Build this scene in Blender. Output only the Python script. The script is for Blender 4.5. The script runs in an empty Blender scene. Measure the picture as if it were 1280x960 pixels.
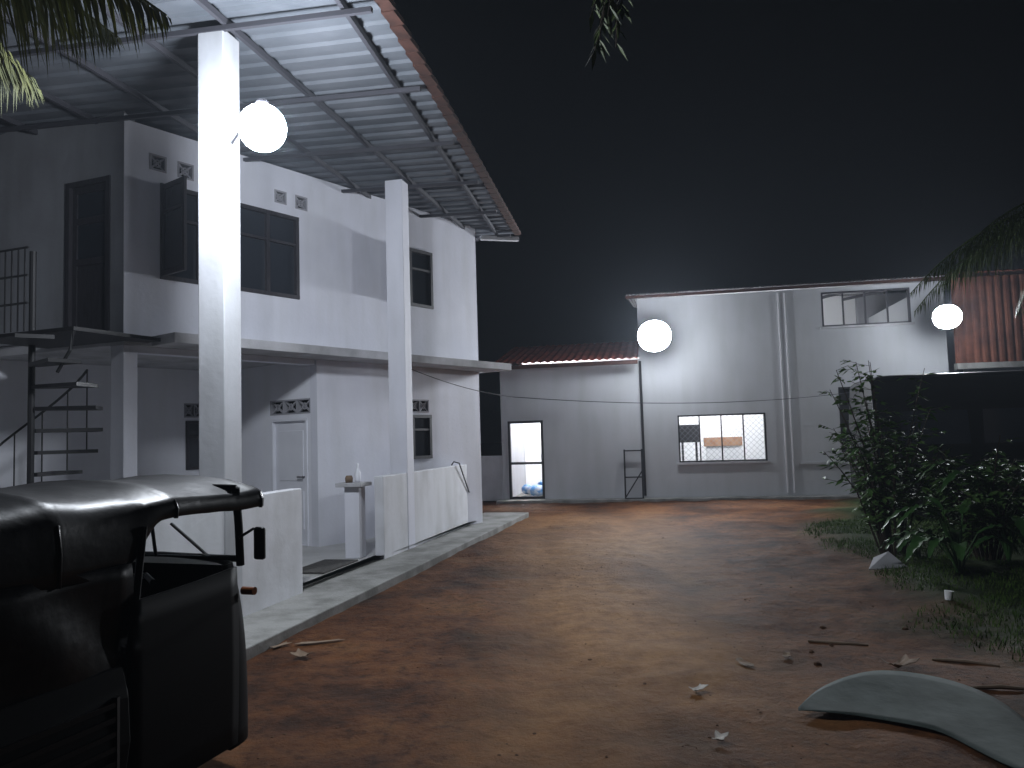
import bpy, math, random
from mathutils import Vector, Matrix, noise
random.seed(7)
S = bpy.context.scene; COL = S.collection
F_PX, H = 970.0, 1.6
TH, RH = math.atan(65/970.0), math.radians(1.7)
R0 = Vector((1,0,0)); FW = Vector((0,math.cos(TH),math.sin(TH))); U0 = Vector((0,-math.sin(TH),math.cos(TH)))
CR = R0*math.cos(RH) - U0*math.sin(RH); CU = R0*math.sin(RH) + U0*math.cos(RH)
CAM = Vector((0,0,H))
def ray(px,py): return CR*((px-640)/F_PX) + CU*((480-py)/F_PX) + FW
def G(px,py,z=0.0):
    r = ray(px,py); return CAM + r*((z-H)/r.z)
def AtY(px,py,Y):
    r = ray(px,py); return CAM + r*(Y/r.y)
cam = bpy.data.objects.new('camera', bpy.data.cameras.new('camera')); COL.objects.link(cam)
m4 = Matrix((CR,CU,-FW)).transposed().to_4x4(); m4.translation = CAM
cam.matrix_world = m4; cam.data.sensor_width = 36; cam.data.lens = 36*F_PX/1280; cam.data.clip_end = 600; cam.data.clip_start=.05
S.camera = cam
S.view_settings.view_transform='Standard'; S.view_settings.look='None'; S.view_settings.exposure=0

class Fr:
    def __init__(s,o,u):
        s.o=Vector((o[0],o[1])); s.u=Vector((u[0],u[1])).normalized(); s.n=Vector((s.u.y,-s.u.x))
    def pt(s,t,d,z):
        p=s.o+s.u*t+s.n*d; return Vector((p.x,p.y,z))
    def hit(s,px,py,d=0):
        r=ray(px,py); o=s.o+s.n*d
        k=((o-Vector((0,0))).dot(s.n))/(Vector((r.x,r.y)).dot(s.n))
        p=CAM+r*k; return (Vector((p.x,p.y))-o).dot(s.u), p.z
    def rect(s,x0,x1,tl,tr,bl,br,d=0):
        a=s.hit(x0,tl,d); b=s.hit(x1,tr,d); c=s.hit(x0,bl,d); e=s.hit(x1,br,d)
        return ((a[0]+c[0])/2,(b[0]+e[0])/2,(c[1]+e[1])/2,(a[1]+b[1])/2)

class M:
    def __init__(s): s.v=[]; s.f=[]
    def add(s,vs,fs):
        k=len(s.v); s.v+= [Vector(a) for a in vs]; s.f+=[tuple(i+k for i in f) for f in fs]; return s
    def box8(s,c): return s.add(c,[(0,3,2,1),(4,5,6,7),(0,1,5,4),(1,2,6,5),(2,3,7,6),(3,0,4,7)])
    def ob(s,fr,t0,t1,d0,d1,z0,z1):
        return s.box8([fr.pt(t0,d1,z0),fr.pt(t1,d1,z0),fr.pt(t1,d0,z0),fr.pt(t0,d0,z0),fr.pt(t0,d1,z1),fr.pt(t1,d1,z1),fr.pt(t1,d0,z1),fr.pt(t0,d0,z1)])
    def bar(s,a,b,w,h,up=(0,0,1)):
        a=Vector(a);b=Vector(b);d=(b-a).normalized();up=Vector(up)
        if abs(d.dot(up))>.98: up=Vector((1,0,0))
        x=d.cross(up).normalized()*w/2; y=x.cross(d).normalized()*h/2
        return s.box8([a-x-y,a+x-y,a+x+y,a-x+y,b-x-y,b+x-y,b+x+y,b-x+y])
    def path(s,pts,r,n=6,cap=True):
        pts=[Vector(p) for p in pts]; k=len(s.v); L=len(pts)
        rr=r if isinstance(r,(list,tuple)) else [r]*L
        for i,p in enumerate(pts):
            d=(pts[min(i+1,L-1)]-pts[max(i-1,0)]).normalized()
            up=Vector((0,0,1)) if abs(d.z)<.95 else Vector((1,0,0))
            x=d.cross(up).normalized(); y=x.cross(d)
            for j in range(n):
                a=2*math.pi*j/n; s.v.append(p+(x*math.cos(a)+y*math.sin(a))*rr[i])
        for i in range(L-1):
            for j in range(n):
                a=k+i*n+j;b=k+i*n+(j+1)%n; s.f.append((a,b,b+n,a+n))
        if cap:
            s.f.append(tuple(k+j for j in range(n))[::-1]); s.f.append(tuple(k+(L-1)*n+j for j in range(n)))
        return s
    def sphere(s,c,r,nu=16,nv=10,sc=(1,1,1)):
        c=Vector(c);k=len(s.v)
        for i in range(nv+1):
            t=math.pi*i/nv
            for j in range(nu):
                a=2*math.pi*j/nu
                s.v.append(c+Vector((math.sin(t)*math.cos(a)*sc[0],math.sin(t)*math.sin(a)*sc[1],math.cos(t)*sc[2]))*r)
        for i in range(nv):
            for j in range(nu):
                a=k+i*nu+j;b=k+i*nu+(j+1)%nu; s.f.append((a,a+nu,b+nu,b))
        return s
    def grid(s,fn,nu,nv):
        k=len(s.v)
        for i in range(nu+1):
            for j in range(nv+1): s.v.append(Vector(fn(i/nu,j/nv)))
        for i in range(nu):
            for j in range(nv):
                a=k+i*(nv+1)+j; s.f.append((a,a+nv+1,a+nv+2,a+1))
        return s
    def prism(s,poly,z0,z1):
        n=len(poly); k=len(s.v)
        for z in (z0,z1):
            for p in poly: s.v.append(Vector((p[0],p[1],z)))
        s.f.append(tuple(k+i for i in range(n))[::-1]); s.f.append(tuple(k+n+i for i in range(n)))
        for i in range(n): s.f.append((k+i,k+(i+1)%n,k+n+(i+1)%n,k+n+i))
        return s
    def leaf(s,p,d,L,w,droop=.25,up=None):
        p=Vector(p);d=Vector(d).normalized();up=Vector(up or (0,0,1))
        x=d.cross(up); x=(x.normalized() if x.length>.05 else Vector((1,0,0)))*w/2
        n=x.cross(d).normalized()
        b=p+d*L-Vector((0,0,droop*L)); q=p+d*L*.45-Vector((0,0,droop*L*.3))
        return s.add([p,q+x,b,q-x,q-n*w*.12],[(0,1,4),(1,2,4),(2,3,4),(3,0,4)])
WL={}
def obj(name,m,mt,parent=None,smooth=False,solid=0,bevel=0,base=None):
    if parent is not None: L=WL[parent.name]
    elif base is not None: L=Vector(base)
    else:
        xs=[v.x for v in m.v];ys=[v.y for v in m.v];zs=[v.z for v in m.v]
        L=Vector(((min(xs)+max(xs))/2,(min(ys)+max(ys))/2,min(zs)))
    me=bpy.data.meshes.new(name); me.from_pydata([v-L for v in m.v],[],m.f); me.update()
    o=bpy.data.objects.new(name,me); COL.objects.link(o); me.materials.append(mt)
    if parent is not None: o.parent=parent
    else: o.location=L
    WL[o.name]=L
    if smooth:
        for p in me.polygons: p.use_smooth=True
    if solid:
        k=o.modifiers.new('s','SOLIDIFY'); k.thickness=solid; k.offset=0
    if bevel:
        k=o.modifiers.new('b','BEVEL'); k.width=bevel; k.segments=2; k.limit_method='ANGLE'
    return o
def tag(o,label,cat,group=None,kind=None):
    if label: o['label']=label
    if cat: o['category']=cat
    if group: o['group']=group
    if kind: o['kind']=kind
    return o
def thing(name,label,cat,loc,group=None):
    o=bpy.data.objects.new(name,None); COL.objects.link(o); o.location=loc; o.empty_display_size=.2
    WL[o.name]=Vector(loc); return tag(o,label,cat,group)

# ---------------- materials
def mat(name,c,rough=.7,metal=0,c2=None,scale=3,lo=.4,hi=.65,bump=0,bscale=40,spec=.5,stretch=None,trans=0,detail=6,bdist=.02,streak=0):
    m=bpy.data.materials.new(name); m.use_nodes=True; nt=m.node_tree; b=nt.nodes['Principled BSDF']
    b.inputs['Base Color'].default_value=(*c,1); b.inputs['Roughness'].default_value=rough; b.inputs['Metallic'].default_value=metal
    b.inputs['Specular IOR Level'].default_value=spec
    if trans: b.inputs['Transmission Weight'].default_value=trans
    tc=nt.nodes.new('ShaderNodeTexCoord'); src=tc.outputs['Object']
    if stretch:
        mp=nt.nodes.new('ShaderNodeMapping'); mp.inputs['Scale'].default_value=stretch
        nt.links.new(src,mp.inputs[0]); src=mp.outputs[0]
    if c2:
        n=nt.nodes.new('ShaderNodeTexNoise'); n.inputs['Scale'].default_value=scale; n.inputs['Detail'].default_value=detail
        r=nt.nodes.new('ShaderNodeValToRGB'); r.color_ramp.elements[0].position=lo; r.color_ramp.elements[1].position=hi
        r.color_ramp.elements[0].color=(*c,1); r.color_ramp.elements[1].color=(*c2,1)
        nt.links.new(src,n.inputs['Vector']); nt.links.new(n.outputs[0],r.inputs[0]); out=r.outputs[0]
        if streak:
            mp=nt.nodes.new('ShaderNodeMapping'); mp.inputs['Scale'].default_value=(3,3,.5); nt.links.new(tc.outputs['Object'],mp.inputs[0])
            n2=nt.nodes.new('ShaderNodeTexNoise'); n2.inputs['Scale'].default_value=1.1; n2.inputs['Detail'].default_value=7; nt.links.new(mp.outputs[0],n2.inputs['Vector'])
            r2=nt.nodes.new('ShaderNodeValToRGB'); r2.color_ramp.elements[0].position=.42; r2.color_ramp.elements[1].position=.78
            r2.color_ramp.elements[0].color=(1,1,1,1); k=1-streak; r2.color_ramp.elements[1].color=(k,k,k*.97,1); nt.links.new(n2.outputs[0],r2.inputs[0])
            mx=nt.nodes.new('ShaderNodeMix'); mx.data_type='RGBA'; mx.blend_type='MULTIPLY'; mx.inputs[0].default_value=1
            nt.links.new(out,mx.inputs[6]); nt.links.new(r2.outputs[0],mx.inputs[7]); out=mx.outputs[2]
        nt.links.new(out,b.inputs['Base Color'])
    if bump:
        n=nt.nodes.new('ShaderNodeTexNoise'); n.inputs['Scale'].default_value=bscale; n.inputs['Detail'].default_value=8
        k=nt.nodes.new('ShaderNodeBump'); k.inputs['Strength'].default_value=bump; k.inputs['Distance'].default_value=bdist
        nt.links.new(tc.outputs['Object'],n.inputs['Vector']); nt.links.new(n.outputs[0],k.inputs['Height']); nt.links.new(k.outputs[0],b.inputs['Normal'])
    return m
def emis(name,c,s):
    m=bpy.data.materials.new(name); m.use_nodes=True; nt=m.node_tree; b=nt.nodes['Principled BSDF']
    b.inputs['Base Color'].default_value=(.8,.8,.8,1); b.inputs['Emission Color'].default_value=(*c,1); b.inputs['Emission Strength'].default_value=s
    return m
white=mat('white_plaster',(.74,.75,.83),.75,c2=(.62,.63,.71),scale=1.3,lo=.35,hi=.85,bump=.1,bscale=18,streak=.12)
porchlit=mat('porch_plaster_lightened',(.82,.83,.90),.75,c2=(.74,.75,.82),scale=1.3,lo=.35,hi=.85,bump=.1,bscale=18,streak=.08)  # white house plaster, lightened in colour to brighten the dim porch
grimy=mat('stained_plaster',(.66,.67,.71),.8,c2=(.44,.44,.45),scale=1.8,lo=.45,hi=.9,bump=.12,bscale=16,streak=.22)
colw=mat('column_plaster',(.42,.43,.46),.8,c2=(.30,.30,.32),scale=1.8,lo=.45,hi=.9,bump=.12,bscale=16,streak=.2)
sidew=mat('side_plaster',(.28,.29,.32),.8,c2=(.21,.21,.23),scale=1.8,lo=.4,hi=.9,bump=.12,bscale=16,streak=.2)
greyw=mat('grey_plaster',(.46,.475,.505),.8,c2=(.40,.415,.44),scale=.9,lo=.35,hi=.8,bump=.1,bscale=14,streak=.1)
conc=mat('concrete',(.26,.26,.25),.8,c2=(.14,.14,.13),scale=3,bump=.3,bscale=30)
slabm=mat('slab_concrete',(.5,.5,.53),.8,c2=(.36,.36,.38),scale=2.5,bump=.15,bscale=30,streak=.25)
tile=mat('porch_floor',(.5,.5,.49),.3,c2=(.38,.38,.36),scale=2)
galv=mat('galvanised_sheet',(.13,.14,.16),.7,0,c2=(.075,.085,.10),scale=1.2,lo=.35,hi=.7,spec=.25)
redroof=mat('red_roof_paint',(.13,.035,.025),.7,0,c2=(.07,.022,.016),scale=4,spec=.25)
edgem=mat('brown_flashing',(.06,.028,.022),.7,0,c2=(.035,.018,.015),scale=6,spec=.2)
redcl=mat('red_cladding',(.15,.055,.034),.6,0,c2=(.085,.030,.020),scale=3,spec=.25,streak=.3)
redan=mat('red_annex_sheet',(.26,.06,.04),.6,0,c2=(.15,.04,.028),scale=3,spec=.25)
steel=mat('dark_steel',(.08,.08,.085),.5,.4)
steelg=mat('grey_steel',(.05,.05,.06),.65,.1,spec=.3)
black=mat('black_iron',(.018,.018,.02),.5,.3)
wood=mat('dark_window_wood',(.04,.038,.046),.5,c2=(.028,.025,.03),scale=6,stretch=(8,8,1))
doorw=mat('white_door_paint',(.80,.81,.87),.5,c2=(.72,.73,.79),scale=2)
glassd=mat('dark_glass',(.03,.035,.045),.12)
ventm=mat('vent_block',(.30,.30,.33),.8)
shadein=mat('painted_shade',(.012,.012,.014),.9)  # near-black colour standing for shade inside openings
pvc=mat('white_pipe',(.6,.6,.63),.5)
rexine=mat('black_canvas',(.006,.006,.008),.4,c2=(.010,.010,.012),scale=8,bump=.3,bscale=10,bdist=.012,spec=.25)
blackp=mat('black_body_paint',(.003,.004,.005),.6,spec=.12)
rubber=mat('rubber',(.012,.012,.012),.8)
chrome=mat('chrome',(.4,.4,.4),.25,1)
glass=mat('clear_glass',(.95,.97,.97),.02,trans=1)
seatm=mat('seat_vinyl',(.010,.009,.010),.55,spec=.2)
amber=mat('amber_lens',(.22,.06,.01),.3)
redl=mat('red_lens',(.35,.02,.015),.2)
leafm=mat('leaf_dark',(.045,.105,.025),.6,c2=(.08,.145,.036),scale=5,spec=.2)
leafb=mat('leaf_broad',(.024,.075,.016),.55,c2=(.04,.10,.024),scale=4,spec=.22)
palmm=mat('palm_leaf',(.12,.125,.035),.6,c2=(.055,.065,.024),scale=4,spec=.3)
palmd=mat('palm_leaf_dark',(.06,.09,.025),.6,c2=(.035,.05,.018),scale=4,spec=.25)
bark=mat('bark',(.045,.034,.025),.9,c2=(.028,.022,.018),scale=9,bump=.6,spec=.2)
grassm=mat('grass',(.045,.095,.016),.8,c2=(.07,.115,.024),scale=3,spec=.1)
stone=mat('stone',(.10,.055,.033),.9,c2=(.06,.034,.022),scale=7,bump=.4,spec=.15)
paper=mat('paper',(.55,.52,.48),.8,c2=(.4,.37,.33),scale=12)
card=mat('cardboard',(.20,.14,.095),.85,c2=(.13,.09,.06),scale=10)
zinc=mat('zinc_sheet',(.075,.092,.086),.75,0,c2=(.032,.042,.038),scale=3,lo=.35,hi=.7,bump=.3,bscale=9,spec=.18)
brick=mat('brick_orange',(.42,.26,.17),.8,c2=(.34,.18,.11),scale=8)
bulbm=emis('lamp_glow',(.86,.92,1.0),370)
bulb2=emis('lamp_glow_far',(.88,.93,1.0),430)
bulb3=emis('lamp_glow_right',(.88,.93,1.0),480)
tubem=emis('tube_glow',(.95,.97,1.0),40)
clearw=mat('room_white',(.78,.79,.81),.8)
bluep=mat('blue_plastic',(.05,.22,.5),.4,c2=(.5,.55,.6),scale=10)

# ---------------- world
w=bpy.data.worlds.new('World'); S.world=w; w.use_nodes=True; nt=w.node_tree
nt.nodes['Background'].inputs[0].default_value=(.6,.66,.9,1); nt.nodes['Background'].inputs[1].default_value=.004
vs=nt.nodes.new('ShaderNodeVolumeScatter'); vs.inputs['Density'].default_value=.0015; vs.inputs['Anisotropy'].default_value=.3
vs.inputs['Color'].default_value=(.75,.85,1,1)
nt.links.new(vs.outputs[0],[n for n in nt.nodes if n.type=='OUTPUT_WORLD'][0].inputs['Volume'])

# ---------------- ground
LW=Fr(G(379,750).xy, (G(603,654)-G(379,750)).xy)
def frange(a,b,s):
    r=[];x=a
    while x<b-1e-6: r.append(x); x+=s
    return r
xs=[-150,-80,-40,-20,-12,-8,-5]+frange(-3.2,9,.07)+[10,12,15,20,40,80,150]
ys=[-60,-20,-6,-1,1,2]+frange(2.8,20,.08)+[21,23,30,45,80,140,200]
def gmask(x,y):
    e=2.75+.19*(y-5)+noise.noise(Vector((x*.7,y*.7,5)))*.6
    if y>12: e+= (y-12)*.35
    return max(0,min(1,(x-e)/.9))
def rut(x,y):
    s=0
    for c in (.15+.03*(y-5),1.55+.05*(y-5)):
        c+=.25*noise.noise(Vector((y*.35,c,1)))
        s+=math.exp(-((x-c)/.25)**2)
    return s
def gh(x,y):
    a=noise.noise(Vector((x*.5,y*.5,0)))*.04+noise.noise(Vector((x*2.3,y*2.3,3)))*.022+noise.noise(Vector((x*7,y*7,7)))*.012
    t=(Vector((x,y))-LW.o).dot(LW.n)
    a*=min(1,max(0,(t-.2)/.8)) if x<3 else 1
    if 2<y<17 and -2<x<4: a=a*(1-.55*min(1,rut(x,y)))-.022*rut(x,y)
    return a-.014+gmask(x,y)*.05
g=M(); nx=len(xs);ny=len(ys)
for x in xs:
    for y in ys: g.v.append(Vector((x,y,gh(x,y))))
for i in range(nx-1):
    for j in range(ny-1):
        a=i*ny+j; g.f.append((a,a+ny,a+ny+1,a+1))
gm=bpy.data.materials.new('red_earth'); gm.use_nodes=True; nt=gm.node_tree; b=nt.nodes['Principled BSDF']; b.inputs['Specular IOR Level'].default_value=.12; b.inputs['Roughness'].default_value=.75
def N(t,**k):
    n=nt.nodes.new(t)
    for a,v in k.items(): n.inputs[a].default_value=v
    return n
tc=N('ShaderNodeTexCoord')
def ramp(src,stops):
    r=N('ShaderNodeValToRGB'); e=r.color_ramp.elements
    while len(e)<len(stops): e.new(.5)
    for q,(p,c) in zip(e,stops): q.position=p; q.color=(*c,1)
    nt.links.new(src,r.inputs[0]); return r.outputs[0]
def nz(sc,d=6,rough=.6):
    n=N('ShaderNodeTexNoise',Scale=sc,Detail=d,Roughness=rough); nt.links.new(tc.outputs['Object'],n.inputs['Vector']); return n.outputs[0]
def mix(f,a,c,mode='MIX'):
    n=nt.nodes.new('ShaderNodeMix'); n.data_type='RGBA'; n.blend_type=mode
    for s_,v in ((0,f),(6,a),(7,c)):
        if isinstance(v,(int,float)): n.inputs[s_].default_value=v
        elif isinstance(v,tuple): n.inputs[s_].default_value=(*v,1)
        else: nt.links.new(v,n.inputs[s_])
    return n.outputs[2]
base=ramp(nz(.9,9,.62),[(.34,(.024,.011,.006)),(.45,(.070,.026,.010)),(.57,(.125,.050,.018)),(.74,(.16,.082,.033))])
fine=ramp(nz(9,10,.76),[(.34,(.28,.25,.22)),(.5,(.88,.88,.88)),(.7,(1.22,1.15,1.0))])
c1=mix(.95,base,fine,'MULTIPLY')
vm=nt.nodes.new('ShaderNodeVertexColor'); vm.layer_name='mask'
sep=nt.nodes.new('ShaderNodeSeparateColor'); nt.links.new(vm.outputs[0],sep.inputs[0])
fine2=ramp(nz(5,10,.68),[(.34,(.6,.52,.44)),(.6,(1.04,1.03,1.0))])
trk=mix(sep.outputs[1],c1,mix(.9,(.255,.132,.052),fine2,'MULTIPLY'))
grs=ramp(nz(6,8),[(.35,(.012,.024,.006)),(.6,(.028,.045,.012)),(.75,(.045,.032,.015))])
c2=mix(sep.outputs[0],trk,grs)
nt.links.new(c2,b.inputs['Base Color'])
bp=N('ShaderNodeBump',Strength=.9,Distance=.04); nt.links.new(nz(8,12,.7),bp.inputs['Height']); nt.links.new(bp.outputs[0],b.inputs['Normal'])
go=obj('ground',g,gm,base=(0,0,0),smooth=True); go['kind']='structure'
ca=go.data.color_attributes.new('mask','FLOAT_COLOR','POINT')
for i,v in enumerate(g.v):
    tr=0
    if 1<v.y<19 and -2.5<v.x<5:
        cx=.8+.05*(v.y-5); wd=1.3+.05*(v.y-4)
        tr=max(0,1-(abs(v.x-cx)/wd)**2)*(.72+.95*noise.noise(Vector((v.x*.8,v.y*.4,9)))+.3*noise.noise(Vector((v.x*3,v.y*2.2,4))))
        tr=max(tr,.6*min(1,rut(v.x,v.y))*(.6+noise.noise(Vector((v.x*2,v.y*1.2,2)))))
        if v.y>14: tr*=max(0,1-(v.y-14)/3)
        if v.y<4.6: tr*=max(0,(v.y-3.0)/1.6)
    ca.data[i].color=(gmask(v.x,v.y),max(0,min(1,tr)),0,1)
tend=LW.hit(603,640)[0]
TS=-2.9
p=M(); p.ob(LW,TS,tend+1.2,-.3,.62,-.1,.075)
po=obj('path',p,conc,bevel=.012); po['kind']='structure'

# ---------------- two-storey house
A=AtY(155,300,8.85); B=AtY(598,450,14.0)
W=Fr(A.xy,(B-A).xy); LEN=(B-A).xy.length
sd=Vector((-.93,.36)).normalized(); S0=A.xy+sd*4.2
SW=Fr(S0,A.xy-S0)
cC=W.hit(397,560)[0]; C=W.pt(cC,0,0); RD=2.4
inner=C.xy-W.n*RD
RW=Fr(inner,W.n)
BW=Fr(inner-W.u*6,W.u)
c2t=LW.hit(499,400,-.12)[0]; c1t=LW.hit(275,400,-.12)[0]
RF=Fr(LW.pt(c2t,-.12,0).xy,LW.u)
def roofz(d): return 5.42-.04*d
ZS=2.9
house=thing('two_storey_house','white plastered two storey house with wide lean-to roof and canopy slab on the left','house',(A.x+1,A.y+3,0))
def wallm(fr,t0,t1,z0,z1,th,ops):
    m=M(); ts=sorted({t0,t1}|{x for o in ops for x in o[:2]}); zs=sorted({z0,z1}|{x for o in ops for x in o[2:4]})
    def op(i,j):
        if i<0 or j<0 or i>=len(ts)-1 or j>=len(zs)-1: return True
        a=(ts[i]+ts[i+1])/2;c=(zs[j]+zs[j+1])/2
        return any(o[0]<a<o[1] and o[2]<c<o[3] for o in ops)
    for i in range(len(ts)-1):
        for j in range(len(zs)-1):
            if op(i,j): continue
            a,b_,c,d=ts[i],ts[i+1],zs[j],zs[j+1]
            m.add([fr.pt(a,0,c),fr.pt(b_,0,c),fr.pt(b_,0,d),fr.pt(a,0,d)],[(0,1,2,3)])
            m.add([fr.pt(a,-th,c),fr.pt(b_,-th,c),fr.pt(b_,-th,d),fr.pt(a,-th,d)],[(3,2,1,0)])
            if op(i-1,j): m.add([fr.pt(a,0,c),fr.pt(a,-th,c),fr.pt(a,-th,d),fr.pt(a,0,d)],[(3,2,1,0)])
            if op(i+1,j): m.add([fr.pt(b_,0,c),fr.pt(b_,-th,c),fr.pt(b_,-th,d),fr.pt(b_,0,d)],[(0,1,2,3)])
            if op(i,j-1): m.add([fr.pt(a,0,c),fr.pt(b_,0,c),fr.pt(b_,-th,c),fr.pt(a,-th,c)],[(3,2,1,0)])
            if op(i,j+1): m.add([fr.pt(a,0,d),fr.pt(b_,0,d),fr.pt(b_,-th,d),fr.pt(a,-th,d)],[(0,1,2,3)])
    return m
w1=W.rect(200,373,232,270,349,374); w2=W.rect(484,540,304,316,378,386)
vents=[W.rect(187,208,192,196,212,216),W.rect(222,242,202,206,222,226),W.rect(343,358,237,240,253,256),W.rect(369,384,244,247,261,264)]
lw=W.rect(515,539,518,519,574,573); lv=W.rect(513,536,499,500,515,516)
ud=SW.rect(83,138,228,222,418,416)
TOP=5.47
obj('upper_wall',wallm(W,0,LEN,ZS+.004,TOP-.03,.16,[w1,w2]+vents),white,house)
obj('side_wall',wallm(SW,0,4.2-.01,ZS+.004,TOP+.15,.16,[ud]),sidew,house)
obj('lower_wall',wallm(W,cC,LEN,.0,ZS-.122,.16,[lw,lv]),white,house)
rd=RW.rect(340,385,524,522,668,676); rd=(rd[0],rd[1],.125,rd[3]); rv=RW.rect(338,388,500,499,519,517)
obj('porch_side_wall',wallm(RW,0,RD-.165,.0,ZS-.122,.14,[rd,rv]),porchlit,house)
bwn=BW.rect(232,256,526,526,586,588); bv=BW.rect(230,256,504,505,522,522)
obj('porch_back_wall',wallm(BW,-3.5,6-.003,.0,ZS-.122,.14,[bwn,bv]),porchlit,house)
B2=B.xy-W.n*4.2; EW=Fr(B.xy,-W.n)
obj('end_wall',wallm(EW,.163,4.2,0,TOP-.04,.16,[]),white,house)
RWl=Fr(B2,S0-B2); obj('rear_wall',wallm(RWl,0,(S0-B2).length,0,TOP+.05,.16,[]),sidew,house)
q=lambda t,d:W.pt(t,d,0).xy
sl=M(); sl.prism([q(0,0),q(.32,.02),q(.32,.52),q(LEN+.3,.52),q(LEN+.3,-4.1),S0+Vector((0,.1))],ZS-.12,ZS)
obj('canopy_slab',sl,slabm,house,bevel=.008)
cl=M(); cl.ob(SW,4.0,4.2,-.2,.0,.12,ZS-.122); obj('porch_column',cl,white,house,bevel=.008)
bm=M(); bm.ob(W,.02,cC-.02,-.18,-.02,ZS-.2,ZS-.123); obj('porch_beam',bm,white,house)
fl=M(); fl.prism([LW.pt(TS,-.14,0).xy,LW.pt(tend,-.14,0).xy,q(LEN-.1,-.02),q(cC,-.5),inner,BW.pt(0,.0,0).xy,(-9,6)],-.05,.12)
obj('porch_floor',fl,tile,house)
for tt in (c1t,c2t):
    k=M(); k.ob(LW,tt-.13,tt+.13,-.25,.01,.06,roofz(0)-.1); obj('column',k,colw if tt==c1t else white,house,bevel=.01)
# roof
EF=G(646,293,5.36); EN=G(478,0,5.36)
def td(p): r=Vector((p[0],p[1]))-RF.o; return r.dot(RF.u),r.dot(RF.n)
tE,dE=td(EF); tN,dN=td(EN); tB,dB=td(B.xy-W.n*4.6+W.u*.2)
def dmax(t):
    if t<=tE: return dE+(dN-dE)*(t-tE)/(tN-tE)
    return dE+(dB-dE)*(t-tE)/(tB-tE)
def sheet(off,amp=.028):
    m=M(); t=-11.0; pit=.25
    prof=[(0,0),(.1,0),(.125,1),(.225,1)]
    while t<max(tB,tE+.5)-.3:
        for a,hh in prof:
            tt=t+a
            dm=dmax(tt); z=hh*amp+off
            pa=RF.pt(tt,dm,roofz(dm)+z); pb=RF.pt(tt,-7.5,roofz(-7.5)+z)
            m.v+=[pa,pb]
            if len(m.v)>=4:
                k=len(m.v); m.f.append((k-4,k-2,k-1,k-3))
        t+=pit
    return m
roof=obj('roof',sheet(0),galv,house)
obj('roof_top_sheet',sheet(.006),redroof,roof)
fm=M(); t=-11
while t<tE-.02:
    d=dmax(t); d2=dmax(min(t+.25,tE))
    fm.bar(RF.pt(t,d+.005,roofz(d)-.012),RF.pt(min(t+.235,tE),d2+.03,roofz(d2)-.012),.12,.05); t+=.25
obj('eave_flashing',fm,edgem,roof)
for dd in (.95,.15,-.75,-1.7,-2.7,-3.7,-4.8):
    te=tE+(dE-dd)/(dE-dB)*(tB-tE)-.1 if dd<dE else tE-.1
    k=M(); k.bar(RF.pt(-10,dd if dd<.9 else dmax(-10)-.35,roofz(dd)-.045),RF.pt(te,dd if dd<.9 else dmax(te)-.35,roofz(dd)-.045),.04,.06)
    obj('purlin',k,steelg,roof)
t=tE-.25
while t>-9:
    k=M(); d=dmax(t)-.08; k.bar(RF.pt(t,d,roofz(d)-.1),RF.pt(t,-7,roofz(-7)-.1),.04,.045); obj('rafter',k,steelg,roof); t-=1.55
k=M(); e1=RF.pt(tE+.02,dE+.02,5.27); e2=W.pt(LEN+.1,.05,5.25); k.bar(e1,e2,.1,.07); obj('gutter',k,slabm,roof)
def window(fr,r,nm='window',mull=1,parent=house,open_left=0,frm=wood,pane=glassd,transom=True):
    t0,t1,z0,z1=r; f=M(); e=.05
    f.ob(fr,t0,t1,-.08,.025,z0,z0+e); f.ob(fr,t0,t1,-.08,.025,z1-e,z1)
    f.ob(fr,t0,t0+e,-.08,.022,z0+e,z1-e); f.ob(fr,t1-e,t1,-.08,.022,z0+e,z1-e)
    for i in range(1,mull+1):
        x=t0+(t1-t0)*i/(mull+1); f.ob(fr,x-.025,x+.025,-.07,.018,z0+e,z1-e)
    if transom: f.ob(fr,t0+e,t1-e,-.065,.014,z0+(z1-z0)*.64,z0+(z1-z0)*.64+.035)
    wo=obj(nm,f,frm,parent)
    g_=M(); g_.ob(fr,t0+e,t1-e,-.045,-.035,z0+e,z1-e); obj('pane',g_,pane,wo)
    bk=M(); bk.ob(fr,t0-.1,t1+.1,-.5,-.49,z0-.1,z1+.1); obj('interior_shade_panel',bk,shadein,wo)  # black panel behind the pane, painted shade of the unlit room
    if open_left:
        s=M(); n=open_left; d1=.03
        s.ob(fr,t0+.0,t0+.035,d1,d1+n,z0+.03,z0+.09); s.ob(fr,t0+.0,t0+.035,d1,d1+n,z1-.09,z1-.03)
        s.ob(fr,t0+.0,t0+.035,d1,d1+.05,z0+.09,z1-.09); s.ob(fr,t0+.0,t0+.035,d1+n-.05,d1+n,z0+.09,z1-.09)
        s.ob(fr,t0+.0,t0+.03,d1+.05,d1+n-.05,(z0+z1)/2+.2,(z0+z1)/2+.24)
        so=obj('open_sash',s,frm,wo)
        s=M(); s.ob(fr,t0+.012,t0+.02,d1+.05,d1+n-.05,z0+.09,z1-.09); obj('sash_pane',s,pane,wo)
    return wo
window(W,w1,mull=3,open_left=.5); window(W,w2,mull=1,open_left=.42); window(W,lw,mull=0,open_left=.0); window(BW,bwn,mull=0)
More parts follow.
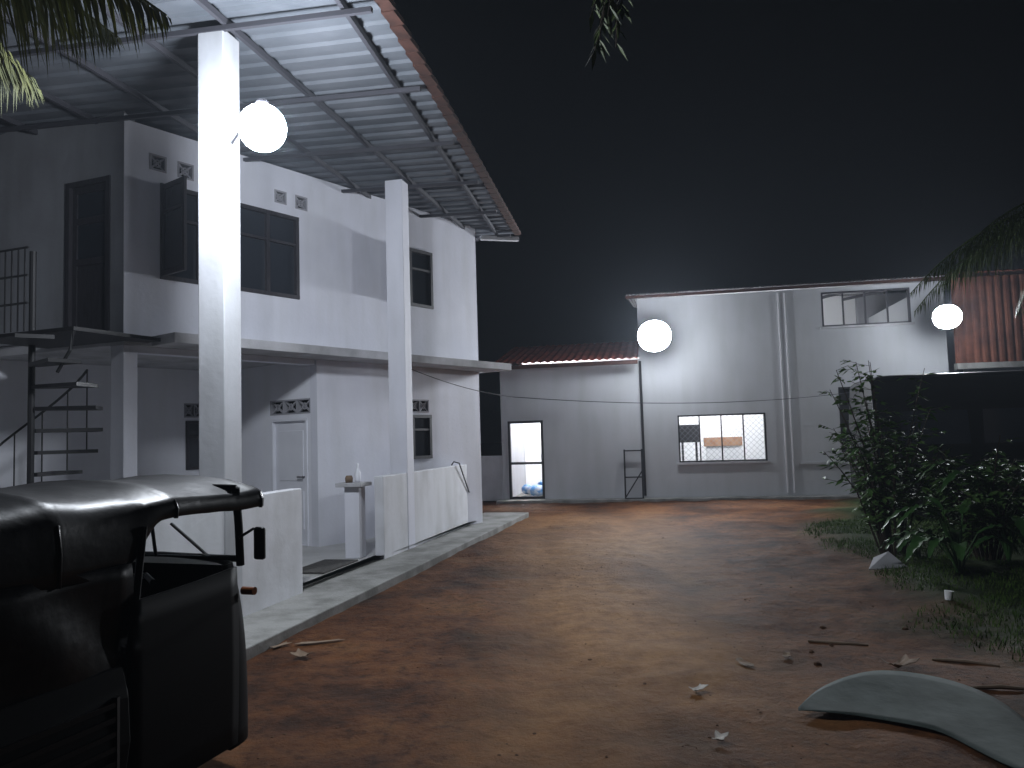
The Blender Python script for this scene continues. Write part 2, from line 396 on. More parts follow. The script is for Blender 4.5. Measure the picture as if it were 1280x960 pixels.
def vent(fr,r,n=1):
    t0,t1,z0,z1=r; v=M(); e=.022
    v.ob(fr,t0,t1,-.08,.006,z0,z0+e); v.ob(fr,t0,t1,-.08,.006,z1-e,z1)
    v.ob(fr,t0,t0+e,-.08,.005,z0+e,z1-e); v.ob(fr,t1-e,t1,-.08,.005,z0+e,z1-e)
    for i in range(n):
        a=t0+(t1-t0)*i/n; c=t0+(t1-t0)*(i+1)/n
        if i: v.ob(fr,a-e/2,a+e/2,-.08,.004,z0+e,z1-e)
        v.bar(fr.pt(a+e,-.03,z0+e),fr.pt(c-e,-.03,z1-e),.03,.022); v.bar(fr.pt(c-e,-.03,z0+e),fr.pt(a+e,-.03,z1-e),.03,.022)
        v.path([fr.pt((a+c)/2+.045*math.cos(q_),-.02,(z0+z1)/2+.045*math.sin(q_)) for q_ in [k*math.pi/4 for k in range(9)]],.011,5)
    vo=obj('vent_block',v,ventm,house)
    k=M(); k.ob(fr,t0,t1,-.15,-.1,z0,z1); obj('vent_shade_panel',k,shadein,vo)  # black backing, shade of the vent holes put into its colour
for r in vents: vent(W,r)
vent(W,lv,2); vent(RW,rv,3); vent(BW,bv,2)
d_=M(); t0,t1,z0,z1=rd
d_.ob(RW,t0+.04,t1-.04,-.08,-.04,z0,z1-.04)
for (a,c) in ((.12,.42),(.5,.9)):
    d_.ob(RW,t0+.14,t1-.14,-.041,-.028,z0+(z1-z0)*a,z0+(z1-z0)*c)
do=obj('door',d_,doorw,house,bevel=.004)
k=M(); k.ob(RW,t0,t0+.04,-.09,.015,z0,z1); k.ob(RW,t1-.04,t1,-.09,.015,z0,z1); k.ob(RW,t0,t1,-.09,.016,z1-.04,z1+.002); obj('door_frame',k,doorw,do)
k=M(); k.path([RW.pt(t1-.12,-.035,1.1),RW.pt(t1-.12,.02,1.1),RW.pt(t1-.22,.02,1.1)],.012); obj('door_handle',k,steel,do)
t0,t1,z0,z1=ud
k=M(); e=.06
k.ob(SW,t0,t0+e,-.1,.02,z0,z1); k.ob(SW,t1-e,t1,-.1,.02,z0,z1); k.ob(SW,t0+e,t1-e,-.1,.018,z1-e,z1)
do=obj('door',k,wood,house); tag(do,'dark upper floor door beside the spiral stair',None)
k=M(); a=t0+e; c=t1-e; mdl=z0+(z1-z0)*.45
k.ob(SW,a,a+.07,-.07,-.03,z0,z1-e); k.ob(SW,c-.07,c,-.07,-.03,z0,z1-e)
for zz in (z0,mdl,z0+(z1-z0)*.72,z1-e-.08): k.ob(SW,a+.07,c-.07,-.07,-.03,zz,zz+.08)
k.ob(SW,a+.07,c-.07,-.055,-.045,z0+.08,mdl)
obj('door_leaf',k,wood,do)
k=M(); k.ob(SW,a+.07,c-.07,-.055,-.047,mdl+.08,z1-e-.08); obj('pane',k,glassd,do)
k=M(); k.ob(SW,t0-.1,t1+.1,-.6,-.59,z0,z1+.1); obj('interior_shade_panel',k,shadein,do)  # black panel, painted shade of the room behind the door

# low walls
r0=LW.hit(480,650,0)[0]
m=M(); m.ob(LW,r0,tend,-.13,0,.0,1.13); tag(obj('low_wall',m,grimy,bevel=.01),'low white garden wall between the porch opening and the far house corner','wall')
m=M(); m.ob(LW,TS-.1,0,-.13,0,.0,1.13); tag(obj('low_wall',m,grimy,bevel=.01),'low white garden wall behind the black three-wheeler','wall')
c=G(408,709,.12)
FL=Fr(c.xy,LW.u)
m=M(); m.ob(FL,-.45,.45,-.25,.2,.122,.14)
tag(obj('door_mat',m,mat('mat_fibre',(.06,.055,.05),.95,c2=(.03,.03,.03),scale=30,bump=.5),bevel=.005),'dark rectangular door mat on the porch step','mat')
st=thing('wash_stand','white pedestal stand with small slab top beside the low wall end','stand',LW.pt(r0-.17,-.3,.12))
m=M(); m.ob(LW,r0-.27,r0-.07,-.42,-.22,.12,1.02); obj('pedestal',m,white,st,bevel=.01)
m=M(); m.ob(LW,r0-.36,r0-.02,-.5,-.15,1.02,1.07); obj('slab_top',m,slabm,st,bevel=.006)
bt=M(); bp_=LW.pt(r0-.12,-.3,1.07)
prof=[(0,.035),(.03,.038),(.12,.038),(.16,.02),(.2,.014),(.24,.014)]
bt.path([bp_+Vector((0,0,h_)) for h_,_ in prof],[r_ for _,r_ in prof],10)
tag(obj('bottle',bt,doorw,smooth=True),'small pale bottle standing on the pedestal stand','bottle')
bt=M(); q_=LW.pt(r0-.25,-.36,1.07); bt.path([q_,q_+Vector((0,0,.06)),q_+Vector((0,0,.09))],[.045,.05,.035],10)
tag(obj('jar',bt,card,smooth=True),'squat brown jar on the pedestal stand edge','jar')
m=M(); b0=G(598,650,.08); tp=LW.pt(LW.hit(574,577,.05)[0],.05,1.17)
m.path([b0,b0.lerp(tp,.5),tp,tp+Vector((-.09,-.02,.03)),tp+Vector((-.13,-.03,-.03))],.012)
tag(obj('bent_rod',m,black),'thin black rod with hooked top leaning on the low wall','rod')

# lamps
def lamp(pos,att,label,r,mt,name='wall_lamp'):
    pos=Vector(pos);att=Vector(att)
    t=thing(name,label,'lamp',att)
    k=M(); k.path([att,pos+Vector((-.03,.03,r*1.25)),pos+Vector((0,0,r*1.1))],.012); obj('bracket',k,steelg,t)
    k=M(); k.path([pos+Vector((0,0,r*.94)),pos+Vector((0,0,r*1.08)),pos+Vector((0,0,r*1.2))],[r*.3,r*.28,r*.22],14); obj('bulb_collar',k,steelg,t)
    k=M(); k.sphere(pos,r,20,12); obj('bulb',k,mt,t,smooth=True)
    return t
L1=AtY(328,160,5.98); a1=LW.pt(c1t+.0,.01,L1.z+.22)
lamp(L1,a1,'large white lit bulb on the front column of the two storey house',.185,bulbm)
def flood(pos,att,aim,wd,hg,label,mt):
    pos=Vector(pos);att=Vector(att);a=Vector(aim).normalized(); x=a.cross(Vector((0,0,1))).normalized(); y=x.cross(a)
    t=thing('flood_lamp',label,'lamp',att)
    k=M(); k.path([att,pos-a*.12-y*hg*.2],.02); obj('bracket',k,steelg,t)
    def pl(m,w_,h_,f0,f1):
        pts=[]
        for f in (f0,f1):
            for j in range(24):
                an=2*math.pi*j/24; ex=.95
                pts.append(pos+a*f+x*w_*math.copysign(abs(math.cos(an))**ex,math.cos(an))+y*h_*math.copysign(abs(math.sin(an))**ex,math.sin(an)))
        n=24; k0=len(m.v); m.v+=pts; m.f.append(tuple(k0+i for i in range(n))); m.f.append(tuple(k0+n+i for i in range(n))[::-1])
        for i in range(n): m.f.append((k0+i,k0+n+i,k0+n+(i+1)%n,k0+(i+1)%n))
    k=M(); pl(k,wd*.5,hg*.5,-.1,-.03); obj('lamp_housing',k,steel,t)
    k=M(); pl(k,wd*.5,hg*.5,-.028,.012); obj('lamp_lens',k,mt,t)

# spiral stair
pc=AtY(40,430,8.3); sc=Vector((pc.x,pc.y,0))
stair=thing('spiral_staircase','black iron spiral staircase climbing to the upper door at the far left','staircase',sc)
k=M(); k.path([sc,sc+Vector((0,0,3.75))],.035,10); obj('centre_pole',k,black,stair)
nst=12; RS_=.235
for i in range(nst):
    a=math.radians(-8-(i-9)*24); z=.0+(i+.6)*RS_
    u=Vector((math.cos(a),math.sin(a),0)); v=Vector((-u.y,u.x,0))
    k=M(); up=lambda h_:Vector((0,0,z+h_))
    k.box8([sc+u*.04-v*.05+up(0),sc+u*.66-v*.17+up(0),sc+u*.66+v*.17+up(0),sc+u*.04+v*.05+up(0),sc+u*.04-v*.05+up(.04),sc+u*.66-v*.17+up(.04),sc+u*.66+v*.17+up(.04),sc+u*.04+v*.05+up(.04)])
    obj('tread',k,black,stair)
k=M(); pts=[]
for i in range(24):
    f=i/23*6; a=math.radians(-8-(f-9)*24); pts.append(sc+Vector((math.cos(a)*.64,math.sin(a)*.64,.95+(f+.6)*RS_)))
k.path(pts,.014)
for i in range(7):
    a=math.radians(-8-(i-9)*24); z=(i+.6)*RS_; p_=sc+Vector((math.cos(a)*.64,math.sin(a)*.64,z+.03)); k.path([p_,p_+Vector((0,0,.93))],.008,5)
obj('handrail',k,black,stair)
zl=2.82; LD=Fr(sc.xy+Vector((-.2,0)),SW.u)
k=M(); k.ob(LD,-.6,.95,-1.1,.05,zl,zl+.04); obj('landing',k,black,stair)
k=M()
for i in range(9):
    x=-.6+.1*i; k.path([LD.pt(x,.03,zl+.05),LD.pt(x,.03,zl+.95)],.009,5)
for zz in (.35,.65,.95): k.path([LD.pt(-.6,.03,zl+zz),LD.pt(.25,.03,zl+zz)],.013,5)
obj('landing_rail',k,black,stair)
k=M(); k.path([LD.pt(.93,.03,zl),LD.pt(.88,.03,zl-.2),LD.pt(.7,.03,zl-.42)],.018,5); obj('landing_brace',k,black,stair)

# ---------------- far hall
P0=G(640,627); P1=G(1070,621)
FB=Fr(P0.xy,(P1-P0).xy)
tl=FB.hit(803,550)[0]; tr=FB.hit(1185,450)[0]; tle=FB.hit(627,550)[0]
zt=4.8
ws=thing('workshop_building','large grey plastered hall with lit windows at the end of the yard','building',FB.pt((tl+tr)/2,-3,0))
wlo=FB.rect(848,958,519,516,578,576); wup=FB.rect(1027,1138,364,361,408,404); wup=(wup[0],wup[1],wup[2],min(wup[3],zt-.05))
wrt=FB.rect(1050,1098,484,482,566,564)
obj('front_wall',wallm(FB,tl,tr,0,zt,.2,[wlo,wup,wrt]),greyw,ws)
m=M(); m.ob(FB,tl-.0,tl+.15,-7,-.203,0,zt-.01); obj('left_wall',m,greyw,ws)
m=M(); m.ob(FB,tr-.15,tr,-7,-.203,0,zt-.01); obj('right_wall',m,greyw,ws)
m=M(); m.ob(FB,tl,tr,-7.2,-7.003,0,zt+.9); obj('back_wall',m,clearw,ws)
m=M(); m.ob(FB,tl+.16,tr-.16,-6.99,-.21,-.02,.06); obj('room_floor',m,conc,ws)
m=M()
def rfn(ti,dj):
    tt=tl-.25+(tr-tl+.35)*ti; d=.35-7.7*dj; return FB.pt(tt,d,zt+.04+.12*(.35-d)+ (.03 if int(round(ti*180))%2 else 0))
m.grid(rfn,180,2); ro=obj('roof',m,slabm,ws)
m=M()
def rfn2(ti,dj):
    p=rfn(ti,dj); p.z+=.008; return p
m.grid(rfn2,180,2); obj('roof_top_sheet',m,redroof,ro)
m=M(); m.ob(FB,tl-.25,tr+.1,.30,.34,zt-.03,zt+.035); obj('fascia',m,edgem,ro)
for i in range(6):
    m=M(); x=tl+.8+i*(tr-tl-1.4)/5; m.bar(FB.pt(x,-.25,zt-.0),FB.pt(x,-6.8,zt+.75),.05,.08); obj('truss',m,steelg,ro)
def grille(r,n,mesh,frm=black,name='window'):
    t0,t1,z0,z1=r; f=M(); e=.035
    f.ob(FB,t0,t1,-.1,.01,z0,z0+e); f.ob(FB,t0,t1,-.1,.01,z1-e,z1); f.ob(FB,t0,t0+e,-.1,.008,z0+e,z1-e); f.ob(FB,t1-e,t1,-.1,.008,z0+e,z1-e)
    for i in range(1,n):
        x=t0+(t1-t0)*i/n; f.ob(FB,x-.014,x+.014,-.08,-.02,z0+e,z1-e)
    o=obj(name,f,frm,ws)
    s=M(); s.ob(FB,t0-.05,t1+.05,.002,.07,z0-.05,z0-.002); obj('sill',s,slabm,o)
    if mesh:
        g_=M(); hgt=z1-z0; st_=.13; x=t0-hgt
        while x<t1:
            for sg in (1,-1):
                a=x; b_=x+hgt
                z_a,z_b=(z0,z1) if sg>0 else (z1,z0)
                ca_=max(a,t0); cb=min(b_,t1)
                if cb>ca_+.02:
                    za=z_a+(z_b-z_a)*(ca_-a)/hgt; zb=z_a+(z_b-z_a)*(cb-a)/hgt
                    g_.bar(FB.pt(ca_,-.05,za),FB.pt(cb,-.05,zb),.006,.006)
            x+=st_
        obj('wire_mesh',g_,ventm,o)
    return o
grille(wlo,4,True); grille(wup,4,False,frm=steelg); g3=grille(wrt,2,False)
k=M(); k.ob(FB,wrt[0],wrt[1],-.12,-.11,wrt[2],wrt[3]); obj('pane',k,shadein,g3)  # matte black sheet, the opening's darkness is put into its colour
for px0,px1 in ((976,981),(984,990)):
    a=FB.hit(px0,372,.04); c=FB.hit(px1,617,.04)
    m=M(); tm=(a[0]+c[0])/2; m.path([FB.pt(tm,.045,.12),FB.pt(tm,.045,zt-.07)],.022,8); obj('drain_pipe',m,pvc,ws)
m=M(); m.ob(FB,FB.hit(1000,570)[0],tr,.0025,.05,FB.hit(1030,578)[1]-.03,FB.hit(1030,578)[1]+.02); obj('wall_band',m,greyw,ws)
m=M(); m.path([FB.pt(tl+.02,.06,.1),FB.pt(tl+.02,.06,3.3)],.03,8); obj('downpipe',m,black,ws)
bp0=FB.rect(880,928,547,546,558,557,-2.0)
bpt=thing('brick_partition','low inner partition with orange brick top seen through the barred hall window','wall',FB.pt(bp0[0],-2.1,.06))
m=M(); m.ob(FB,bp0[0],bp0[1],-2.2,-2.0,bp0[2],bp0[3]); obj('brick_band',m,brick,bpt)
m=M(); m.ob(FB,bp0[0]+.05,bp0[1]-.05,-2.18,-2.02,.06,bp0[2]); obj('white_base',m,clearw,bpt)
m=M(); m.ob(FB,wlo[0]-1,wlo[1]+1.2,-3.1,-3.0,.06,3.4); tag(obj('room_partition',m,clearw),'bright white inner partition wall seen through the barred hall window','wall')
m=M()
cb_=FB.rect(849,874,531,531,553,553,-1.2)
m.ob(FB,cb_[0],cb_[1],-1.6,-1.2,cb_[2],cb_[3]); m.ob(FB,cb_[0]+.05,cb_[0]+.1,-1.5,-1.3,.06,cb_[2]); m.ob(FB,cb_[1]-.1,cb_[1]-.05,-1.5,-1.3,.06,cb_[2])
tag(obj('dark_cabinet',m,steel),'dark box on legs just inside the left of the barred hall window','cabinet')
m=M(); m.ob(FB,(wlo[0]+wlo[1])/2-.9,(wlo[0]+wlo[1])/2+.9,-1.5,-1.38,2.9,3.0)
tag(obj('tube_light',m,emis('hall_tube',(.95,.97,1),100)),'white tube lamp lighting the hall behind the barred window','lamp')
m=M(); m.ob(FB,(wup[0]+wup[1])/2-.6,(wup[0]+wup[1])/2+.6,-4.42,-4.3,3.3,3.38)
tag(obj('tube_light',m,tubem),'white tube lamp under the hall roof behind the upper window','lamp')

# side annex
zx=3.35
ax=thing('annex_building','low grey plastered annex with red roof edge and lit glass door','building',FB.pt((tl+tle)/2,-2,0))
dr=FB.rect(636,680,527,525,626,624); dr=(dr[0],dr[1],.06,dr[3])
obj('front_wall',wallm(FB,tle,tl-.003,0,zx,.15,[dr]),greyw,ax)
m=M(); m.ob(FB,tle,tle+.12,-2.6,-.153,0,zx-.01); obj('left_wall',m,greyw,ax)
m=M(); m.ob(FB,tle+.125,tl-.003,-2.75,-2.6,0,zx+.3); obj('back_wall',m,clearw,ax)
m=M(); m.ob(FB,tle+.13,tl-.01,-2.59,-.16,0,.06); obj('room_floor',m,conc,ax)
m=M()
def r3(ti,dj):
    tt=tle-.15+(tl-tle+.12)*ti; d=.4-3.2*dj; return FB.pt(tt,d,zx-.02+.24*(.4-d)+(.035 if int(round(ti*40))%2 else 0))
m.grid(r3,40,2); ro=obj('roof',m,redan,ax,solid=.008)
m=M(); m.ob(FB,tle-.15,tl-.03,.36,.4,zx-.14,zx-.05); obj('fascia',m,edgem,ro)
m=M(); e=.06
t0,t1,z0,z1=dr
m.ob(FB,t0,t0+e,-.08,.02,z0,z1); m.ob(FB,t1-e,t1,-.08,.02,z0,z1); m.ob(FB,t0+e,t1-e,-.08,.018,z1-e,z1); m.ob(FB,t0+e,t1-e,-.07,.012,z0,z0+.06); m.ob(FB,t0+e,t1-e,-.07,.012,z0+(z1-z0)*.44,z0+(z1-z0)*.44+.06)
dd_=obj('glass_door',m,black,ax)
m=M(); m.ob(FB,t1-e-.01,t1-e+.02,.02,.05,1.0,1.15); obj('door_handle',m,chrome,dd_)
m=M(); m.ob(FB,t0-.2,t1+1.2,-1.3,-1.2,2.85,2.93); tag(obj('tube_light',m,emis('annex_tube',(.92,.96,1),170)),'white tube lamp inside the annex behind the glass door','lamp')
m=M(); c=FB.pt((t0+t1)/2+.1,-.9,.2)
m.sphere(c,.2,12,8,(1.3,.9,.75)); m.sphere(c+Vector((-.25,.2,.02)),.15,10,7,(1,1,.9)); m.sphere(c+Vector((.12,.1,.15)),.1,10,7,(1,1,.9))
tag(obj('plastic_sack',m,bluep,smooth=True),'crumpled blue and white plastic sack inside the glass door','sack')
m=M(); m.ob(FB,tle-.1,tr,-.0,.4,-.05,.05); ap=obj('pavement',m,conc,bevel=.01); ap['kind']='structure'
m=M(); m.ob(FB,FB.hit(596,600)[0],tle-.01,-.4,-.28,0,1.12); tag(obj('boundary_wall',m,grimy,bevel=.01),'short pale boundary wall between the house corner and the annex','wall')
m=M(); fr=FB.rect(781,803,564,564,621,621,.25)
t0,t1=fr[0],fr[1]
for tt in (t0,t1): m.bar(FB.pt(tt,.3,.05),FB.pt(tt,.12,1.2),.035,.035)
for q_ in (.06,.55,1.17):
    dq=.3-.18*(q_/1.2); m.bar(FB.pt(t0,dq,q_),FB.pt(t1,dq,q_),.03,.03)
m.bar(FB.pt(t0,.3,.08),FB.pt(t1,.2,.7),.025,.025)
tag(obj('metal_frame',m,black),'black welded metal frame leaning by the annex corner','frame')
L2=AtY(818,420,17.5); flood(L2,FB.pt(tl+.1,.02,L2.z),(-.10,-1,-.12),.74,.70,'white lit flood lamp on the left corner of the grey hall',bulb2)
L3=AtY(1184,396,16.2); flood(L3,FB.pt(tr-.1,.02,L3.z),(-.35,-1,-.12),.54,.50,'white lit flood lamp beside the red corrugated wall',bulb3)

# ---------------- red shed
c0=FB.pt(tr+.05,.3,0); RS=Fr(c0.xy,(1,-.12))
sh=thing('red_shed','open shed with red corrugated upper cladding and pale gutter at the right','shed',c0)
zb=RS.hit(1235,453)[1]
m=M()
for i in range(0,52):
    for a,dd in ((0,0),(.06,0),(.085,.05),(.15,.05)):
        m.v+=[RS.pt(i*.17+a,dd,zb),RS.pt(i*.17+a,dd,4.8)]
        k=len(m.v)
        if k>=4: m.f.append((k-4,k-2,k-1,k-3))
obj('cladding',m,redcl,sh)
m=M(); m.ob(RS,-.02,9,-.05,.14,zb-.13,zb-.005); obj('gutter',m,conc,sh)
m=M(); m.grid(lambda a,b_:RS.pt(9.2*a-.1,.4-6*b_,4.82+b_*.9+(.03 if int(round(a*90))%2 else 0)),90,1); obj('roof',m,redroof,sh,solid=.01)
for x in (0.1,4.4,8.8):
    m=M(); m.ob(RS,x-.06,x+.06,-.15,-.055,0,zb); obj('post',m,steelg,sh)
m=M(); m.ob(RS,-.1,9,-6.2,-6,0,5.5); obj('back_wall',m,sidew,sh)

def sag(a,b_,s,n=24): return [a.lerp(b_,i/n)-Vector((0,0,s*4*(i/n)*(1-i/n))) for i in range(n+1)]
cb_=FB.pt(FB.hit(1090,487)[0],.1,FB.hit(1090,487)[1])
m=M(); m.path(sag(W.pt(LEN-2.6,.53,2.75),W.pt(LEN+.3,.53,2.3),.08)+sag(W.pt(LEN+.3,.53,2.3),cb_,.2)[1:],.006,4)
tag(obj('overhead_cable',m,steelg),'thin dark cable sagging from the house canopy to the hall wall','cable')

# ---------------- van
vb=AtY(1200,600,13.2); V=Fr(Vector((vb.x-.95,vb.y)),(1,-.15))
van=thing('parked_van','dark van with flat roof parked behind the bushes under the shed gutter','van',(vb.x,vb.y,0))
def vanb(a,b_):
    x=-.4+4.4*a; s=[(0,.35),(0,1.2),(.06,1.95),(.12,2.38),(.25,2.46),(1.1,2.46),(1.4,2.40),(1.58,1.85),(1.7,1.2),(1.7,.35)][int(round(b_*9))]
    k=1-.03*(abs(a-.5)*2)**20; return V.pt(x,-s[0],s[1]*k if s[1]>1.3 else s[1])
m=M(); m.grid(vanb,24,9)
for e_ in (0,1):
    vs_=[vanb(e_,i/9) for i in range(10)]; m.add(vs_,[tuple(range(10)) if e_ else tuple(range(10))[::-1]])
obj('body',m,mat('van_paint',(.006,.007,.008),.45,spec=.25),van,smooth=False,bevel=.03)
for x in (0.0,1.3,2.6):
    m=M(); m.add([V.pt(x,.01,1.25),V.pt(x+1.1,.01,1.25),V.pt(x+1.08,-.03,1.82),V.pt(x+.02,-.03,1.82)],[(0,1,2,3)]); obj('window',m,glassd,van,solid=.01)
for x in (.45,3.1):
    for dd in (-.12,-1.5):
        m=M(); m.path([V.pt(x,dd+.13,.33),V.pt(x,dd-.1,.33)],.33,20); wh=obj('wheel',m,rubber,van)
        m=M(); m.path([V.pt(x,dd+.14,.33),V.pt(x,dd+.1,.33)],.19,14); obj('rim',m,chrome,wh)

# ---------------- plants
def shrub(name,base,h,rad,n,L,wd,label,cat,mt=leafm,group=None,lo_=.15,per=20):
    t=thing(name,label,cat,base,group); st_=M(); lf=M(); base=Vector(base)
    for i in range(n):
        a=random.uniform(0,6.28); rr=rad*random.uniform(.2,1); hh=h*random.uniform(.4,1)
        b0_=base+Vector((math.cos(a)*rr*.18,math.sin(a)*rr*.18,0))
        tip=base+Vector((math.cos(a)*rr,math.sin(a)*rr,hh)); mid=b0_.lerp(tip,.5)+Vector((math.cos(a)*-.08*rr,math.sin(a)*-.08*rr,hh*.1))
        pts=[b0_,b0_.lerp(mid,.6),mid,mid.lerp(tip,.5)+Vector((0,0,.03)),tip]
        st_.path(pts,[.014,.012,.010,.007,.004],5)
        for sgm in range(per):
            f=random.uniform(lo_,1); k=min(3,int(f*4)); p_=pts[k].lerp(pts[k+1],f*4-k)
            b2=random.uniform(0,6.28); tw=p_+Vector((math.cos(b2),math.sin(b2),random.uniform(-.1,.6)))*random.uniform(.05,.3)
            st_.path([p_,tw],.003,3,False)
            for q_ in range(4):
                b3=b2+random.uniform(-1.4,1.4)
                lf.leaf(p_.lerp(tw,random.uniform(.3,1)),(math.cos(b3),math.sin(b3),random.uniform(-.4,.5)),L*random.uniform(.5,1.2),wd*random.uniform(.7,1.1),random.uniform(.1,.5),up=(random.uniform(-.7,.7),random.uniform(-.7,.7),1))
    obj('stem',st_,bark,t); obj('foliage',lf,mt,t)
    return t
b_=G(1117,694); shrub('leafy_shrub',(b_.x,b_.y,0),2.45,.82,24,.13,.06,'tall loose shrub with small dark leaves beside the grey hall','shrub')
b_=G(1235,700); shrub('leafy_shrub',(b_.x,b_.y,0),1.5,1.0,26,.14,.06,'low dark shrub behind the broad-leaved plants at right','shrub')
def broad(base,h,n,L,wd,label,group=None):
    t=thing('broad_leaf_plant',label,'plant',base,group); base=Vector(base); st_=M(); lf=M()
    for i in range(n):
        a=random.uniform(0,6.28); u=Vector((math.cos(a),math.sin(a),0)); hh=h*random.uniform(.4,1); L_=L*random.uniform(.7,1.1); w_=wd*random.uniform(.8,1.1)
        p0=base+u*.06; p1=base+u*.25*h+Vector((0,0,hh)); st_.path([base,p0+Vector((0,0,hh*.5)),p1],[.012,.010,.006],5)
        x=u.cross(Vector((0,0,1)))
        def fn(a_,c_):
            s=a_; wdt=w_*math.sin(math.pi*min(1,s*.93+.07))**.7; cc=(c_-.5)*2
            return p1+u*L_*s*(.95)+Vector((0,0,.26*L_*math.sin(s*2.2)-.42*L_*s*s))+x*wdt*.5*cc+Vector((0,0,abs(cc)*wdt*.16+.012*math.sin(s*40)*abs(cc)))
        lf.grid(fn,12,4)
    obj('stem',st_,leafb,t); obj('leaves',lf,leafb,t,smooth=True)
for (px,py,h,n,L,lab) in ((1200,722,.75,15,.6,'broad-leaved plant with arching glossy leaves just right of the tall shrub'),(1262,705,1.1,18,.7,'large broad-leaved plant with arching glossy leaves at the right edge of the photo'),(1150,700,.3,8,.4,'small broad-leaved plant low at the foot of the tall shrub')):
    b_=G(px,py); broad((b_.x,b_.y,0),h,n,L,.14,lab)
def frond(rachis,leaflets,root,az,L,rise,droop,nl=60,ll=.6,fw=.011):
    u=Vector((math.cos(az),math.sin(az),0)); x=u.cross(Vector((0,0,1))); pts=[]
    for i in range(13):
        s=i/12; pts.append(root+u*L*(s-.12*s*s)+Vector((0,0,rise*s-droop*s*s)))
    rachis.path(pts,[.03*(1-.8*i/12) for i in range(13)],5)
    for i in range(nl):
        s=.12+.88*i/nl; k=min(11,int(s*12)); p_=pts[k].lerp(pts[k+1],s*12-k); d=(pts[k+1]-pts[k]).normalized()
        l_=ll*math.sin(math.pi*(.15+.8*s))*random.uniform(.7,1.15)
        for sg in (1,-1):
            dd=(x*sg*.6+d*.5+Vector((0,0,-.6+random.uniform(-.25,.25)))+Vector((random.uniform(-.12,.12),random.uniform(-.12,.12),0))).normalized(); m1=p_+dd*l_*.5; e_=p_+dd*l_*.85+Vector((0,0,-l_*.45)); ww=d*fw
            leaflets.add([p_-ww*.6,p_+ww*.6,m1+ww,m1-ww,e_],[(0,1,2,3),(3,2,4)])
def palm(base,ht,lean,label,frs,L,ll,pm,nl=60):
    base=Vector(base); t=thing('palm_tree',label,'tree',base); top=base+Vector((lean[0],lean[1],ht))
    k=M(); pts=[base.lerp(top,i/10)+Vector((lean[0],lean[1],0))*(-.25*math.sin(math.pi*i/10)) for i in range(11)]
    k.path(pts,[.2-.008*i for i in range(11)],10); obj('trunk',k,bark,t,smooth=True)
    ra_=M(); le=M()
    for az,r_,dr_ in frs: frond(ra_,le,top,math.radians(az),L*random.uniform(.92,1.05),r_,dr_,ll=ll,nl=nl)
    obj('frond_rib',ra_,pm,t); obj('fronds',le,pm,t)
frs=[(a,random.uniform(.25,.45),random.uniform(.55,.85)) for a in range(-5,350,20)]
palm((-3.75,2.95,0),4.36,(.1,.1),'coconut palm whose yellowish fronds hang at the top left',frs,2.5,.6,palmm,95)
frs=[(a,random.uniform(.1,.6),random.uniform(1.0,1.6)) for a in range(4,360,27)]
palm((8.6,10.6,0),4.7,(-.1,0),'coconut palm with drooping fronds in front of the red shed at right',frs,3.2,.65,palmd,60)
t=thing('overhanging_branch','leafy twig hanging into the top centre of the sky','branch',(.6,4.6,4.6))
st_=M(); lf=M(); r0_=AtY(775,-60,5)
for px,py in ((742,70),(750,40),(770,60),(760,20),(738,20),(778,15),(748,55)):
    tp=AtY(px,py,5+random.uniform(-.2,.2)); pts=[r0_,r0_.lerp(tp,.5)+Vector((0,0,.05)),tp]; st_.path(pts,.004,4)
    for i in range(9):
        p_=pts[1].lerp(tp,random.random()); a=random.uniform(0,6.28); lf.leaf(p_,(math.cos(a)*.5,math.sin(a)*.5,-.6),.12,.035,.3)
big=Vector((3.5,2.0,6.2)); st_.path([r0_,r0_.lerp(big,.5)+Vector((0,0,.3)),big],[.012,.03,.05],6)
obj('stem',st_,bark,t); obj('foliage',lf,palmd,t)

# grass
m=M()
for i in range(60000):
    x=random.uniform(2.4,8.5); y=random.uniform(3.6,13.5)
    gmv=gmask(x,y)
    if gmv<.25+random.random()*.3 or noise.noise(Vector((x*1.3,y*1.3,2)))<-.22: continue
    z=gh(x,y); a=random.uniform(0,6.28); h_=random.uniform(.02,.075); u=Vector((math.cos(a),math.sin(a),0)); v=Vector((-u.y,u.x,0))*.005
    p_=Vector((x,y,z-.005)); m.add([p_-v,p_+v,p_+u*h_*.6+Vector((0,0,h_))],[(0,1,2)])
o=obj('grass',m,grassm,base=(4,8,0)); tag(o,'short sparse green grass on the right side of the yard','grass',kind='stuff')
def rock(m,p,r):
    k=len(m.v); m.sphere(p,r,6,4,(random.uniform(.8,1.3),random.uniform(.8,1.3),random.uniform(.4,.7)))
    for i in range(k,len(m.v)): m.v[i]+=Vector((random.uniform(-1,1),random.uniform(-1,1),random.uniform(-1,1)))*r*.15
m=M()
for i in range(2000):
    y=2.8+12*random.random()**1.3; x=random.uniform(-1.6,5.5)
    if (Vector((x,y))-LW.o).dot(LW.n)<.68: continue
    if noise.noise(Vector((x*1.1,y*1.1,12)))<.02 and random.random()<.85: continue
    r_=random.choice((.004,.005,.006,.008,.011,.016 if random.random()<.3 else .007))
    rock(m,(x,y,gh(x,y)-r_*.2),r_)
tag(obj('gravel',m,stone,base=(1,7,0)),'small stones and clods scattered over the red earth','gravel',kind='stuff')
